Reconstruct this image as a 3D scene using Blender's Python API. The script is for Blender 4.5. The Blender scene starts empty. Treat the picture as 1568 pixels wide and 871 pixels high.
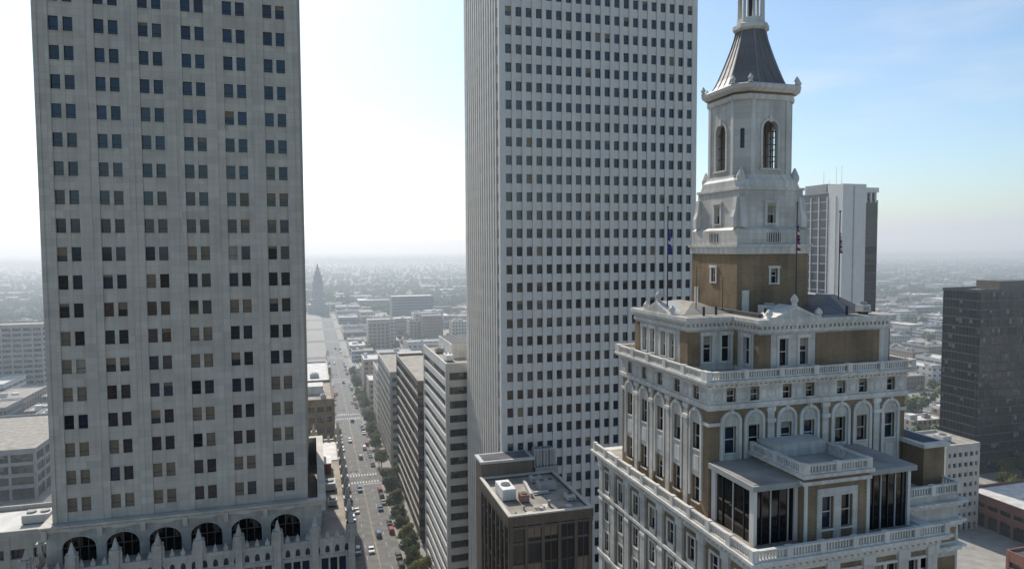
import bpy, math, random
from mathutils import Matrix, Vector
random.seed(7)
sc=bpy.context.scene
sc.view_settings.view_transform='Standard'; sc.view_settings.look='None'; sc.view_settings.exposure=0
# ---------------------------------------------------------------- camera
f=1050;psi=math.radians(16.25);th=math.radians(3.1);rl=0.0055
cam=bpy.data.cameras.new('camera');co=bpy.data.objects.new('camera',cam);sc.collection.objects.link(co)
cam.lens=36*f/1568;cam.clip_end=60000;cam.clip_start=.5
fw=Vector((math.sin(psi)*math.cos(th),math.cos(psi)*math.cos(th),-math.sin(th)))
rt=Vector((math.cos(psi),-math.sin(psi),0));up=rt.cross(fw)
co.matrix_world=Matrix.Translation((0,0,100))@(Matrix((rt,up,-fw)).transposed()@Matrix.Rotation(-rl,3,'Z')).to_4x4();sc.camera=co
# ---------------------------------------------------------------- materials
def newmat(n):
    m=bpy.data.materials.new(n);m.use_nodes=True;nt=m.node_tree
    return m,nt,nt.nodes['Principled BSDF']
def lk(nt,a,b): nt.links.new(a,b)
def facecoord(nt):
    tc=nt.nodes.new('ShaderNodeTexCoord');sp=nt.nodes.new('ShaderNodeSeparateXYZ');lk(nt,tc.outputs['Object'],sp.inputs[0])
    ad=nt.nodes.new('ShaderNodeMath');lk(nt,sp.outputs[0],ad.inputs[0]);lk(nt,sp.outputs[1],ad.inputs[1])
    cb=nt.nodes.new('ShaderNodeCombineXYZ');lk(nt,ad.outputs[0],cb.inputs[0]);lk(nt,sp.outputs[2],cb.inputs[1])
    return tc,cb
def stone(n,c,var=.12,rough=.8,joint=None,jc=.75,streak=.1,spec=.3):
    m,nt,p=newmat(n);p.inputs['Roughness'].default_value=rough;p.inputs['Specular IOR Level'].default_value=spec
    tc,cb=facecoord(nt)
    n1=nt.nodes.new('ShaderNodeTexNoise');n1.inputs['Scale'].default_value=.35;n1.inputs['Detail'].default_value=6;lk(nt,tc.outputs['Object'],n1.inputs['Vector'])
    mp=nt.nodes.new('ShaderNodeMapping');mp.inputs['Scale'].default_value=(2.2,.12,1);lk(nt,cb.outputs[0],mp.inputs[0])
    n2=nt.nodes.new('ShaderNodeTexNoise');n2.inputs['Scale'].default_value=1;n2.inputs['Detail'].default_value=4;lk(nt,mp.outputs[0],n2.inputs['Vector'])
    r1=nt.nodes.new('ShaderNodeMapRange');r1.inputs[1].default_value=.3;r1.inputs[2].default_value=.7;r1.inputs[3].default_value=1-var;r1.inputs[4].default_value=1+var;lk(nt,n1.outputs[0],r1.inputs[0])
    r2=nt.nodes.new('ShaderNodeMapRange');r2.inputs[1].default_value=.35;r2.inputs[2].default_value=.65;r2.inputs[3].default_value=1-streak;r2.inputs[4].default_value=1;lk(nt,n2.outputs[0],r2.inputs[0])
    mu=nt.nodes.new('ShaderNodeMath');mu.operation='MULTIPLY';lk(nt,r1.outputs[0],mu.inputs[0]);lk(nt,r2.outputs[0],mu.inputs[1])
    last=mu.outputs[0]
    if joint:
        b=nt.nodes.new('ShaderNodeTexBrick');b.offset=joint[2];b.inputs['Scale'].default_value=1;b.inputs['Brick Width'].default_value=joint[0];b.inputs['Row Height'].default_value=joint[1]
        b.inputs['Mortar Size'].default_value=joint[3];b.inputs['Mortar Smooth'].default_value=.2
        b.inputs['Color1'].default_value=(1,1,1,1);b.inputs['Color2'].default_value=(.84,.84,.84,1);b.inputs['Mortar'].default_value=(jc,jc,jc,1)
        lk(nt,cb.outputs[0],b.inputs['Vector'])
        m2=nt.nodes.new('ShaderNodeMath');m2.operation='MULTIPLY';lk(nt,last,m2.inputs[0]);lk(nt,b.outputs['Color'],m2.inputs[1]);last=m2.outputs[0]
    mx=nt.nodes.new('ShaderNodeVectorMath');mx.operation='SCALE';mx.inputs[0].default_value=c;lk(nt,last,mx.inputs['Scale']);lk(nt,mx.outputs[0],p.inputs['Base Color'])
    return m
def glass(n,c,rough=.07,spec=.6):
    m,nt,p=newmat(n);p.inputs['Base Color'].default_value=(*c,1);p.inputs['Roughness'].default_value=rough;p.inputs['Specular IOR Level'].default_value=spec
    return m
M={}
M['tower_stone']=stone('tower_stone',(.54,.485,.405),.08,.7,(1.55,.922,0,.03),.78,.1)
M['white_conc']=stone('white_conc',(.65,.615,.56),.04,.6,None,streak=.06)
M['terra']=stone('terracotta',(.60,.56,.49),.13,.6,(1.3,.55,.5,.014),.74,.2)
M['terra_trim']=stone('terracotta_trim',(.66,.62,.55),.15,.6,None,streak=.25)
M['gothic']=stone('gothic_terracotta',(.46,.43,.375),.13,.6,(1.3,.6,.5,.015),.75,.18)
M['brick']=stone('brown_brick',(.24,.172,.105),.28,.9,(.44,.16,.5,.02),1.35,.18)
M['redbrick']=stone('red_brick',(.27,.13,.09),.2,.9,(.4,.16,.5,.02),1.2,.1)
M['beige']=stone('beige_stone',(.46,.42,.36),.12,.85,(2,.9,.5,.02),.85,.1)
M['cream']=stone('cream_stone',(.55,.51,.43),.1,.85)
M['grey']=stone('grey_concrete',(.34,.335,.32),.12,.85)
M['ltgrey']=stone('light_concrete',(.53,.51,.47),.1,.8)
M['bronze']=stone('bronze_metal',(.12,.092,.068),.18,.5,streak=.25,spec=.5)
M['darkmet']=stone('dark_metal',(.04,.04,.045),.15,.5,spec=.5)
M['roofmetal']=stone('spire_metal',(.18,.16,.145),.14,.5,None,streak=.3,spec=.4)
M['seam']=stone('spire_seam',(.25,.235,.22),.1,.5)
M['gravel']=stone('roof_gravel',(.33,.295,.245),.28,.95)
M['roofdark']=stone('roof_membrane',(.10,.10,.10),.3,.9)
M['roofwhite']=stone('roof_white',(.58,.56,.51),.18,.8)
M['white']=stone('white_paint',(.75,.74,.72),.08,.5)
M['asphalt']=stone('asphalt',(.17,.165,.155),.22,.9)
M['pave']=stone('pavement',(.34,.32,.28),.15,.9,(1.5,1.5,0,.02),.9)
M['mark']=stone('road_paint',(.55,.55,.53),.2,.7)
M['yellow']=stone('road_paint_yellow',(.38,.32,.17),.2,.7)
M['g_dark']=glass('glass_dark',(.009,.012,.017))
M['g_blue']=glass('glass_blue',(.012,.024,.042),.1,.6)
M['g_mid']=glass('glass_mid',(.03,.03,.03),.15)
M['g_black']=glass('glass_black',(.008,.007,.007),.04,.5)
M['g_bronze']=glass('glass_bronze',(.022,.018,.016),.08,.6)
M['blind']=stone('blind',(.21,.165,.115),.12,.6)  # blinds, and painted tan reflections on the left tower's lower windows
M['blind_reflect2']=stone('blind_reflect_light',(.32,.28,.22),.1,.6)
M['rubber']=stone('rubber',(.02,.02,.02),.1,.8)
M['bark']=stone('bark',(.09,.065,.045),.2,.95)
def leafm(n,c,trans=True):
    m,nt,p=newmat(n);p.inputs['Roughness'].default_value=.7;p.inputs['Specular IOR Level'].default_value=.2
    tc=nt.nodes.new('ShaderNodeTexCoord');no=nt.nodes.new('ShaderNodeTexNoise');no.inputs['Scale'].default_value=.6;lk(nt,tc.outputs['Object'],no.inputs['Vector'])
    oi=nt.nodes.new('ShaderNodeObjectInfo')
    ad=nt.nodes.new('ShaderNodeMath');ad.operation='MULTIPLY_ADD';ad.inputs[1].default_value=.5;lk(nt,oi.outputs['Random'],ad.inputs[0]);lk(nt,no.outputs[0],ad.inputs[2])
    cr=nt.nodes.new('ShaderNodeValToRGB');cr.color_ramp.elements[0].position=.35;cr.color_ramp.elements[0].color=(c[0]*.55,c[1]*.6,c[2]*.6,1);cr.color_ramp.elements[1].position=.95;cr.color_ramp.elements[1].color=(c[0]*1.5,c[1]*1.35,c[2]*1.2,1)
    lk(nt,ad.outputs[0],cr.inputs[0]);lk(nt,cr.outputs[0],p.inputs['Base Color'])
    if trans:
        tr=nt.nodes.new('ShaderNodeBsdfTranslucent');lk(nt,cr.outputs[0],tr.inputs['Color']);ms=nt.nodes.new('ShaderNodeMixShader');ms.inputs[0].default_value=.4
        lk(nt,p.outputs[0],ms.inputs[1]);lk(nt,tr.outputs[0],ms.inputs[2]);lk(nt,ms.outputs[0],nt.nodes['Material Output'].inputs[0])
    return m
M['leaf']=leafm('leaf',(.085,.12,.04));M['leaf2']=leafm('leaf_olive',(.13,.13,.05))
M['leaf_far']=leafm('leaf_far',(.085,.115,.045),False)
for i,c in enumerate([(.75,.75,.75),(.03,.03,.035),(.35,.02,.02),(.25,.26,.28),(.04,.09,.2)]):
    m=stone('car_paint',c,.03,.25,spec=.7);M['car%d'%i]=m
M['flagblue']=stone('flag_blue',(.03,.05,.25),.1);M['flagred']=stone('flag_red',(.4,.03,.03),.1);M['flagwhite']=stone('flag_white',(.7,.7,.7),.05);M['flagorange']=stone('flag_orange',(.6,.3,.05),.05)
# distant facade with window grid
def facade_mat(n,c,pw,ph,ww,wh):
    m,nt,p=newmat(n);tc,cb=facecoord(nt);p.inputs['Roughness'].default_value=.7
    sp=nt.nodes.new('ShaderNodeSeparateXYZ');lk(nt,cb.outputs[0],sp.inputs[0])
    def fr(o,per,fracw):
        d=nt.nodes.new('ShaderNodeMath');d.operation='DIVIDE';d.inputs[1].default_value=per;lk(nt,o,d.inputs[0])
        q=nt.nodes.new('ShaderNodeMath');q.operation='FRACT';lk(nt,d.outputs[0],q.inputs[0])
        g=nt.nodes.new('ShaderNodeMath');g.operation='LESS_THAN';g.inputs[1].default_value=fracw;lk(nt,q.outputs[0],g.inputs[0]);return g.outputs[0]
    a=fr(sp.outputs[0],pw,ww);b=fr(sp.outputs[1],ph,wh)
    mu=nt.nodes.new('ShaderNodeMath');mu.operation='MULTIPLY';lk(nt,a,mu.inputs[0]);lk(nt,b,mu.inputs[1])
    mx=nt.nodes.new('ShaderNodeMix');mx.data_type='RGBA';mx.inputs[6].default_value=(*c,1);mx.inputs[7].default_value=(.05,.055,.06,1);lk(nt,mu.outputs[0],mx.inputs[0]);lk(nt,mx.outputs[2],p.inputs['Base Color']);return m
FM=[facade_mat('far_facade',c,*q) for c,q in [((.45,.40,.33),(3.2,3.6,.45,.5)),((.30,.20,.14),(2.8,3.4,.4,.45)),((.5,.5,.48),(9,3.6,.9,.42)),((.22,.22,.23),(2,3.8,.7,.55)),((.55,.52,.46),(5,4.2,.4,.4)),((.36,.28,.21),(4,3.5,.5,.5))]]
for i,m in enumerate(FM): M['fac%d'%i]=m
# ---------------------------------------------------------------- builder
class B:
    def __init__(s,name): s.name=name;s.parts={}
    def _p(s,part,mat):
        k=(part,mat)
        if k not in s.parts: s.parts[k]=([],[])
        return s.parts[k]
    def poly(s,part,mat,vs,fs):
        V,F=s._p(part,mat);o=len(V);V.extend([tuple(v) for v in vs]);F.extend([tuple(i+o for i in q) for q in fs])
    def box(s,part,mat,x0,x1,y0,y1,z0,z1):
        s.poly(part,mat,[(x0,y0,z0),(x1,y0,z0),(x1,y1,z0),(x0,y1,z0),(x0,y0,z1),(x1,y0,z1),(x1,y1,z1),(x0,y1,z1)],[(0,3,2,1),(4,5,6,7),(0,1,5,4),(1,2,6,5),(2,3,7,6),(3,0,4,7)])
    def loft(s,part,mat,rings,cap=True):
        n=len(rings[0]);vs=[p for r in rings for p in r];fs=[]
        for k in range(len(rings)-1):
            for i in range(n):
                j=(i+1)%n;fs.append((k*n+i,k*n+j,(k+1)*n+j,(k+1)*n+i))
        if cap: fs.append(tuple(range(n))[::-1]);fs.append(tuple((len(rings)-1)*n+i for i in range(n)))
        s.poly(part,mat,vs,fs)
    def cyl(s,part,mat,x,y,z0,z1,r0,r1=None,n=10):
        r1=r0 if r1 is None else r1
        s.loft(part,mat,[[(x+r*math.cos(2*math.pi*i/n),y+r*math.sin(2*math.pi*i/n),z) for i in range(n)] for r,z in((r0,z0),(r1,z1))])
    def done(s):
        e=bpy.data.objects.new(s.name,None);sc.collection.objects.link(e)
        for (part,mat),(V,F) in s.parts.items():
            me=bpy.data.meshes.new(part);me.from_pydata(V,[],F);me.materials.append(M[mat]);me.update()
            o=bpy.data.objects.new(part,me);sc.collection.objects.link(o);o.parent=e
        return e
class Fc:
    def __init__(s,b,O,e,n):
        s.b=b;s.O=Vector(O);s.e=Vector(e).normalized();s.n=Vector(n).normalized()
        s.k=.004 if abs(s.n.x)>.5 else 0
    def P(s,a,z,d): return s.O+s.e*a+s.n*d+Vector((0,0,z))
    def box(s,part,mat,a0,a1,z0,z1,d0,d1):
        k=s.k;a0+=k;a1-=k;z0+=k;z1+=k;d0-=k;d1-=k
        s.b.poly(part,mat,[s.P(a0,z0,d0),s.P(a1,z0,d0),s.P(a1,z0,d1),s.P(a0,z0,d1),s.P(a0,z1,d0),s.P(a1,z1,d0),s.P(a1,z1,d1),s.P(a0,z1,d1)],[(0,3,2,1),(4,5,6,7),(0,1,5,4),(1,2,6,5),(2,3,7,6),(3,0,4,7)])
    def pane(s,part,mat,a0,a1,z0,z1,d,j=.012):
        q=[random.uniform(-j,j) for _ in range(2)]
        s.b.poly(part,mat,[s.P(a0,z0,d-q[0]-q[1]),s.P(a1,z0,d+q[0]-q[1]),s.P(a1,z1,d+q[0]+q[1]),s.P(a0,z1,d-q[0]+q[1])],[(0,1,2,3)])
    def archpanel(s,part,mat,a0,a1,z0,z1,c,w,zb,zs,d0,d1,rise=None,N=10):
        rise=w/2 if rise is None else rise
        if c-w/2>a0: s.box(part,mat,a0,c-w/2,z0,z1,d0,d1)
        if c+w/2<a1: s.box(part,mat,c+w/2,a1,z0,z1,d0,d1)
        if zb>z0: s.box(part,mat,c-w/2,c+w/2,z0,zb,d0,d1)
        pt=[(c-w/2*math.cos(math.pi*i/N),zs+rise*math.sin(math.pi*i/N)) for i in range(N+1)]
        for i in range(N):
            (x0,y0),(x1,y1)=pt[i],pt[i+1]
            s.b.poly(part,mat,[s.P(x0,y0,d0),s.P(x1,y1,d0),s.P(x1,z1,d0),s.P(x0,z1,d0),s.P(x0,y0,d1-s.k),s.P(x1,y1,d1-s.k),s.P(x1,z1,d1-s.k),s.P(x0,z1,d1-s.k)],[(0,1,2,3),(4,7,6,5),(0,4,5,1),(3,2,6,7)])
    def ring(s,part,mat,c,zs,r0,r1,d0,d1,N=10,rise=1):
        for i in range(N):
            q=[math.pi*i/N,math.pi*(i+1)/N]
            pp=[(c-r*math.cos(t),zs+r*math.sin(t)*rise) for r in(r0,r1) for t in q]
            v=[s.P(*p,d) for d in(d0,d1) for p in pp]
            s.b.poly(part,mat,v,[(4,5,7,6),(0,2,3,1),(2,6,7,3),(0,1,5,4)])
    def halfdisc(s,part,mat,c,zs,r,d,N=10):
        s.b.poly(part,mat,[s.P(c-r*math.cos(math.pi*i/N),zs+r*math.sin(math.pi*i/N),d) for i in range(N+1)],[tuple(range(N+1))])
    def wall(s,part,mat,a0,a1,z0,z1,rows,thick,d=0,win=None):
        zc=z0
        for r in sorted(rows,key=lambda r:r[0]):
            zb,zt,ws=r
            if zb>zc: s.box(part,mat,a0,a1,zc,zb,d-thick,d)
            ac=a0
            for (c,w) in sorted(ws):
                if c-w/2>ac: s.box(part,mat,ac,c-w/2,zb,zt,d-thick,d)
                ac=c+w/2
                if win: win(s,c,w,zb,zt,d,thick)
            if a1>ac: s.box(part,mat,ac,a1,zb,zt,d-thick,d)
            zc=zt
        if z1>zc: s.box(part,mat,a0,a1,zc,z1,d-thick,d)
    def balustrade(s,a0,a1,z,d,h=.9,mat='terra_trim',ped=3.0,sp=.3):
        L=a1-a0;n=max(1,round(L/ped))
        s.box('balustrade',mat,a0,a1,z,z+.16,d-.32,d-.02);s.box('balustrade',mat,a0,a1,z+h-.14,z+h,d-.34,d)
        for i in range(n+1):
            c=a0+.25+(L-.5)*i/n;s.box('balustrade',mat,c-.28,c+.28,z,z+h+.06,d-.38,d+.04)
            if i<n:
                c2=a0+.25+(L-.5)*(i+1)/n;k=int((c2-c-.7)/sp)
                for j in range(k):
                    q=c+.45+(c2-c-.9)*(j+.5)/k;s.box('balusters',mat,q-.07,q+.07,z+.16,z+h-.14,d-.25,d-.11)
    def cornice(s,a0,a1,z,steps,mat='terra_trim',dent=None):
        for (dz0,dz1,pr) in steps: s.box('cornice',mat,a0-pr,a1+pr,z+dz0,z+dz1,-.2,pr)
        if dent:
            dz0,dz1,pr,spc=dent;n=int((a1-a0)/spc)
            for i in range(n):
                c=a0+(a1-a0)*(i+.5)/n;s.box('dentils',mat,c-spc*.28,c+spc*.28,z+dz0,z+dz1,-.1,pr)
def pick(pb=.12):
    r=random.random()
    return 'blind' if r<pb*.75 else 'blind_reflect2' if r<pb else 'g_blue' if r<pb+.4 else 'g_mid' if r<pb+.43 else 'g_dark'
def win_hist(F,c,w,zb,zt,d,thk):
    g=d-thk*.75
    r=random.random()
    F.pane('window_glass','g_dark' if r<.65 else 'g_blue',c-w/2,c+w/2,zb,zt,g)
    if random.random()<.3:
        q=random.uniform(.2,.6);F.pane('window_blinds','blind_reflect2',c-w/2,c+w/2,zt-(zt-zb)*q,zt,g+.03,.0)
    m=(zb+zt)/2
    F.box('window_frames','terra_trim',c-w/2,c+w/2,m-.04,m+.04,g+.02,g+.09)
    for x in(c-w/2,c+w/2-.07): F.box('window_frames','terra_trim',x,x+.07,zb,zt,g+.01,g+.08)
    F.box('window_frames','terra_trim',c-w/2,c+w/2,zt-.07,zt,g+.012,g+.085)
    F.box('window_sills','terra_trim',c-w/2-.12,c+w/2+.12,zb-.14,zb-.002,d-.1,d+.12)
def hvac(b,x,y,z,sx,sy,h,mat='ltgrey',fans=1):
    b.box('rooftop_unit',mat,x-sx/2,x+sx/2,y-sy/2,y+sy/2,z+.25,z+h)
    b.box('rooftop_unit_skid','darkmet',x-sx/2+.15,x+sx/2-.15,y-sy/2+.15,y+sy/2-.15,z,z+.25)
    for i in range(fans):
        cx=x-sx/2+sx*(i+.5)/fans;r=min(sx/fans,sy)*.36
        b.cyl('fan_shroud','grey',cx,y,z+h,z+h+.25,r,r,12);b.cyl('fan_opening','darkmet',cx,y,z+h+.25,z+h+.27,r*.85,r*.85,12)
    for i in range(5):
        zz=z+.4+(h-.6)*i/5;b.box('louvres','grey',x-sx/2+.2,x+sx/2-.2,y-sy/2-.03,y-sy/2,zz,zz+.06)
def parapet(b,x0,x1,y0,y1,z,h=.9,t=.35,mat='ltgrey'):
    b.box('parapet',mat,x0,x1,y0,y0+t,z,z+h);b.box('parapet',mat,x0,x1,y1-t,y1,z,z+h)
    b.box('parapet',mat,x0,x0+t,y0+t,y1-t,z,z+h-.003);b.box('parapet',mat,x1-t,x1,y0+t,y1-t,z,z+h-.003)
def fourfaces(b,x0,x1,y0,y1):
    return [Fc(b,(x0,y0,0),(1,0,0),(0,-1,0)),Fc(b,(x0,y1,0),(0,-1,0),(-1,0,0)),Fc(b,(x1,y0,0),(0,1,0),(1,0,0)),Fc(b,(x1,y1,0),(-1,0,0),(0,1,0))]
# ================================================================ left tower
b=B('terracotta_office_tower')
x0,x1,y0,y1=-33.45,-1.35,102,134
zb0=66.2;pit=3.69
b.box('core','darkmet',x0+.5,x1-.5,y0+.5,y1-.5,58,176.5)
for fi,F in enumerate(fourfaces(b,x0,x1,y0,y1)):
    W=(x1-x0) if fi in(0,3) else (y1-y0);nb=6;bp=5.18;e=(W-bp*nb)/2
    cs=[]
    for k in range(nb): c=e+bp*(k+.5);cs+=[c-.83,c+.83]
    ww=1.16
    ed=[0]+[q for c in cs for q in(c-ww/2,c+ww/2)]+[W]
    for i in range(0,len(ed),2):
        a0,a1=ed[i],ed[i+1];mull=(a1-a0)<1
        if fi in(1,2): a0=max(a0,.45);a1=min(a1,W-.45)
        F.box('piers','tower_stone',a0,a1,63.6,176,-.5,-.12 if mull else 0)
        if not mull and 0<i<len(ed)-2:
            m=(a0+a1)/2;F.box('pier_ribs','tower_stone',m-.3,m+.3,63.6,176,0,.06)
    if fi in(0,2):
        F.box('pier_ribs','tower_stone',-.02,.5,63.6,176,.001,.12);F.box('pier_ribs','tower_stone',W-.5,W+.02,63.6,176,.001,.12)
    nr=30
    zc=63.6
    for r in range(nr):
        z=zb0+pit*r
        for k in range(nb):
            c=e+bp*(k+.5);F.box('spandrels','tower_stone',c-.83-ww/2,c+.83+ww/2,zc,z-.93,-.47,-.16)
            F.box('sills','tower_stone',c-.83-ww/2,c+.83+ww/2,z-1.03,z-.93,-.16,-.06)
        zc=z+.93
        for k in range(nb):
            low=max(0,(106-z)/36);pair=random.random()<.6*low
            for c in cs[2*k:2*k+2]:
                pk=('blind' if random.random()<.8 else 'blind_reflect2') if (pair and random.random()<.8) else pick(.004+.08*low)  # tan panes, commoner lower down, paint in reflections of facing buildings
                F.pane('window_glass',pk,c-ww/2,c+ww/2,z-.95,z+.95,-.4,.012)
                F.box('window_rails','darkmet',c-ww/2,c+ww/2,z-.35,z-.29,-.39,-.34)
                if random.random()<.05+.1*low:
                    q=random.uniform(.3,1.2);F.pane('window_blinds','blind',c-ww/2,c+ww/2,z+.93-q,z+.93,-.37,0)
    for k in range(nb):
        c=e+bp*(k+.5);F.box('spandrels','tower_stone',c-.83-ww/2,c+.83+ww/2,zc,176,-.47,-.16)
b.box('roof','gravel',x0,x1,y0,y1,176,176.3)
# arcaded base storey
X0,X1,Y0,Y1=-34.1,.6,101.2,135
for fi,F in enumerate(fourfaces(b,X0,X1,Y0,Y1)):
    W=(X1-X0) if fi in(0,3) else (Y1-Y0);e=(W-5.18*6)/2-(.6 if fi==0 else 0)
    for k in range(6):
        a0=e+5.18*k;a1=a0+5.18;c=(a0+a1)/2
        if k==0:a0=0 if fi in(0,3) else .5
        if k==5:a1=W if fi in(0,3) else W-.5
        F.archpanel('arcade','gothic',a0,a1,56,63.2,c,4.0,57.5,60.7,-.5,0,1.55,14)
        F.ring('arch_trim','gothic',c,60.7,2.0,2.25,-.05,.1,14,.78)
        F.pane('arcade_glass','g_black',c-2,c+2,57,62.6,-.45,0)
        for q in(-1,0,1): F.box('arcade_mullions','bronze',c+q-.05,c+q+.05,57.5,62.2,-.42,-.34)
        F.box('arcade_mullions','bronze',c-2,c+2,60.6,60.7,-.43,-.35)
        F.ring('scallops','tower_stone',c,63.62,0,1.7,.1,.55,10,-.35)
        F.box('corbels','tower_stone',(a0 if k else 0)-.3,(a0 if k else 0)+.3,62.3,63.6,.0,.6)
    F.box('base_cornice','tower_stone',-.45,W+.45,63.2,63.75,-.5,.45)
    F.box('base_cornice','tower_stone',-.65,W+.65,63.76,64.0,-.5,.65)
# podium
PX0,PX1,PY0,PY1=-35.2,4.6,98,150
b.box('podium_core','gothic',PX0+.4,PX1-.4,PY0+.4,PY1-.4,0,58.6)
for fi,F in enumerate(fourfaces(b,PX0,PX1,PY0,PY1)):
    W=(PX1-PX0) if fi in(0,3) else (PY1-PY0);nb=8 if fi in(0,3) else 10;bp=W/nb
    aa=0 if fi in(0,3) else .42
    rows=[]
    for r in range(14):
        z=55.4-3.9*r
        ws=[]
        for k in range(nb):
            c=bp*(k+.5);ws+=[(c-1.2,.95),(c,.95),(c+1.2,.95)]
        rows.append((z-1.1,z+1.1,ws))
    def wg(F,c,w,zb,zt,d,t): F.pane('podium_glass',pick(.15),c-w/2,c+w/2,zb,zt,d-.3)
    F.wall('podium_wall','gothic',aa,W-aa,0,57.0,rows,.4,0,wg)
    n=int(W/1.3)
    for i in range(n):
        a0=W*i/n;a1=W*(i+1)/n
        if i==0:a0+=aa
        if i==n-1:a1-=aa
        F.archpanel('frieze','gothic',a0,a1,57.0,58.7,(a0+a1)/2,.62,57.25,57.75,-.4,0,.55,6)
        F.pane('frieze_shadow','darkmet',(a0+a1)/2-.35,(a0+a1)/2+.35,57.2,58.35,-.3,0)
        c=(a0+a1)/2
        F.box('cresting','gothic',c-.28,c+.28,59.3,59.75+.12*(i%2),-.35,-.05)
        F.b.loft('cresting','gothic',[[F.P(c-.22,59.75,-.32),F.P(c+.22,59.75,-.32),F.P(c+.22,59.75,-.08),F.P(c-.22,59.75,-.08)],[F.P(c-.02,60.35,-.22),F.P(c+.02,60.35,-.22),F.P(c+.02,60.35,-.18),F.P(c-.02,60.35,-.18)]])
    F.box('string_course','gothic',-.16,W+.16,56.85,57.05,-.2,.16)
    F.box('parapet','gothic',-.12,W+.12,58.7,59.3,-.45,.12)
    for k in range(nb+1):
        c=bp*k
        F.box('pilasters','gothic',c-.45,c+.45,0,59.9,.02,.4)
        for (h0,h1,w0,w1) in((59.9,61.0,.55,.45),(61.0,61.25,.62,.62),(61.25,62.7,.42,.06)):
            F.b.loft('pinnacles','gothic',[[F.P(c+sx*w,h,-.02+sy*w) for sx,sy in((-1,-1),(1,-1),(1,1),(-1,1))] for h,w in((h0,w0),(h1,w1))])
        for q in(-.6,.6):
            F.b.loft('pinnacles','gothic',[[F.P(c+q+sx*w,h,-.02+sy*w) for sx,sy in((-1,-1),(1,-1),(1,1),(-1,1))] for h,w in((59.3,.2),(60.7,.17),(61.4,.02))])
b.box('podium_roof','gravel',PX0+.3,PX1-.3,PY0+.3,PY1-.3,58.6,58.75)
b.box('terrace_deck','roofwhite',.8,4.0,136,149,58.76,58.9)
b.box('stair_bulkhead','redbrick',.9,2.6,128,133,58.75,60.6);b.box('stair_bulkhead_cap','terra_trim',.8,2.7,127.9,133.1,60.6,60.8)
hvac(b,2.2,120,58.75,1.8,3,1.4);hvac(b,2.4,112,58.75,1.4,1.4,1.1)
b.done()
# ================================================================ centre tower
b=B('white_ribbed_skyscraper')
x0,x1,y0,y1=38.3,84.9,140,174
b.box('core','darkmet',x0+.6,x1-.6,y0+.6,y1-.6,0,165)
for fi,F in enumerate(fourfaces(b,x0,x1,y0,y1)):
    W=(x1-x0) if fi in(0,3) else (y1-y0);nc=20 if fi in(0,3) else 15;e=.85;p=(W-2*e)/nc;ww=1.34
    aa=0 if fi in(0,3) else .5
    F.box('corner_piers','white_conc',aa,e+(p-ww)/2,0,166,-.5,.0);F.box('corner_piers','white_conc',W-e-(p-ww)/2,W-aa,0,166,-.5,.0)
    for k in range(1,nc):
        c=e+p*k;F.box('piers','white_conc',c-(p-ww)/2,c+(p-ww)/2,0,166,-.5,.16)
    for k in range(nc):
        c=e+p*(k+.5);zc=4
        for r in range(37):
            z=145.3-3.85*(32-r)
            if z<8 or z>163: continue
            F.box('spandrels','white_conc',c-ww/2,c+ww/2,zc,z-1.0,-.5,-.12);zc=z+1.0
            F.pane('window_glass','g_dark' if random.random()<.6 else ('g_blue' if random.random()<.95 else 'blind'),c-ww/2,c+ww/2,z-1.02,z+1.02,-.38,.01)
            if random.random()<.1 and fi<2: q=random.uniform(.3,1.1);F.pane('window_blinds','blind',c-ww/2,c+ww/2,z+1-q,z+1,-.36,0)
        F.box('spandrels','white_conc',c-ww/2,c+ww/2,zc,166,-.5,-.12)
b.box('roof','gravel',x0+.2,x1-.2,y0+.2,y1-.2,165.2,165.6)
b.done()
# ================================================================ small bronze building
b=B('bronze_office_building')
x0,x1,y0,y1=32.2,47.8,113,134
b.box('core','darkmet',x0+.5,x1-.5,y0+.5,y1-.5,0,52)
for fi,F in enumerate(fourfaces(b,x0,x1,y0,y1)):
    W=(x1-x0) if fi in(0,3) else (y1-y0);nc=5 if fi in(0,3) else 7;p=W/nc
    for k in range(nc+1):
        c=min(max(p*k,.35),W-.35);F.box('fins','bronze',c-.3,c+.3,0,51.2,-.45,.12)
    for k in range(nc):
        c=p*(k+.5)
        for r in range(7):
            z=1+7.2*r
            F.pane('glass','g_bronze' if random.random()<.6 else 'g_mid',c-p/2,c+p/2,z,z+7.2,-.3,.03)
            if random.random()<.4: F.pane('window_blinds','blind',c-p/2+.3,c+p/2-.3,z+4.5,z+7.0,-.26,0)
            F.box('transoms','bronze',c-p/2,c+p/2,z+7.0,z+7.2,-.3,-.1);F.box('transoms','bronze',c-p/2,c+p/2,z+3.5,z+3.9,-.3,-.1)
            F.box('mullions','bronze',c-.05,c+.05,z,z+7.0,-.28,-.18)
    F.box('fascia','bronze',-.2,W+.2,51.2,52.9,-.5,.2)
    F.box('fascia','bronze',-.16,W+.16,50.6,51.0,-.5,.16)
b.box('roof','gravel',x0+.3,x1-.3,y0+.3,y1-.3,52.0,52.5)
parapet(b,x0-.21,x1+.21,y0-.21,y1+.21,52.91,.25,.7,'cream')
hvac(b,34.6,124,52.5,2.6,5.4,2.3,'white',1);hvac(b,37.2,120.5,52.5,1.6,2.0,1.5,'redbrick',1)
hvac(b,43.3,125.5,52.5,3.4,2.6,1.7,'grey',2);hvac(b,45.8,119,52.5,1.6,2.4,1.0,'ltgrey',1);hvac(b,42.6,130,52.5,2.2,1.8,1.2,'ltgrey',1)
for q in range(6):
    b.box('duct','ltgrey',39+q*.15,39.5+q*.15,122+q*1.2,123.3+q*1.2,52.6+q*.004,53.3+q*.004)
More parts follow.
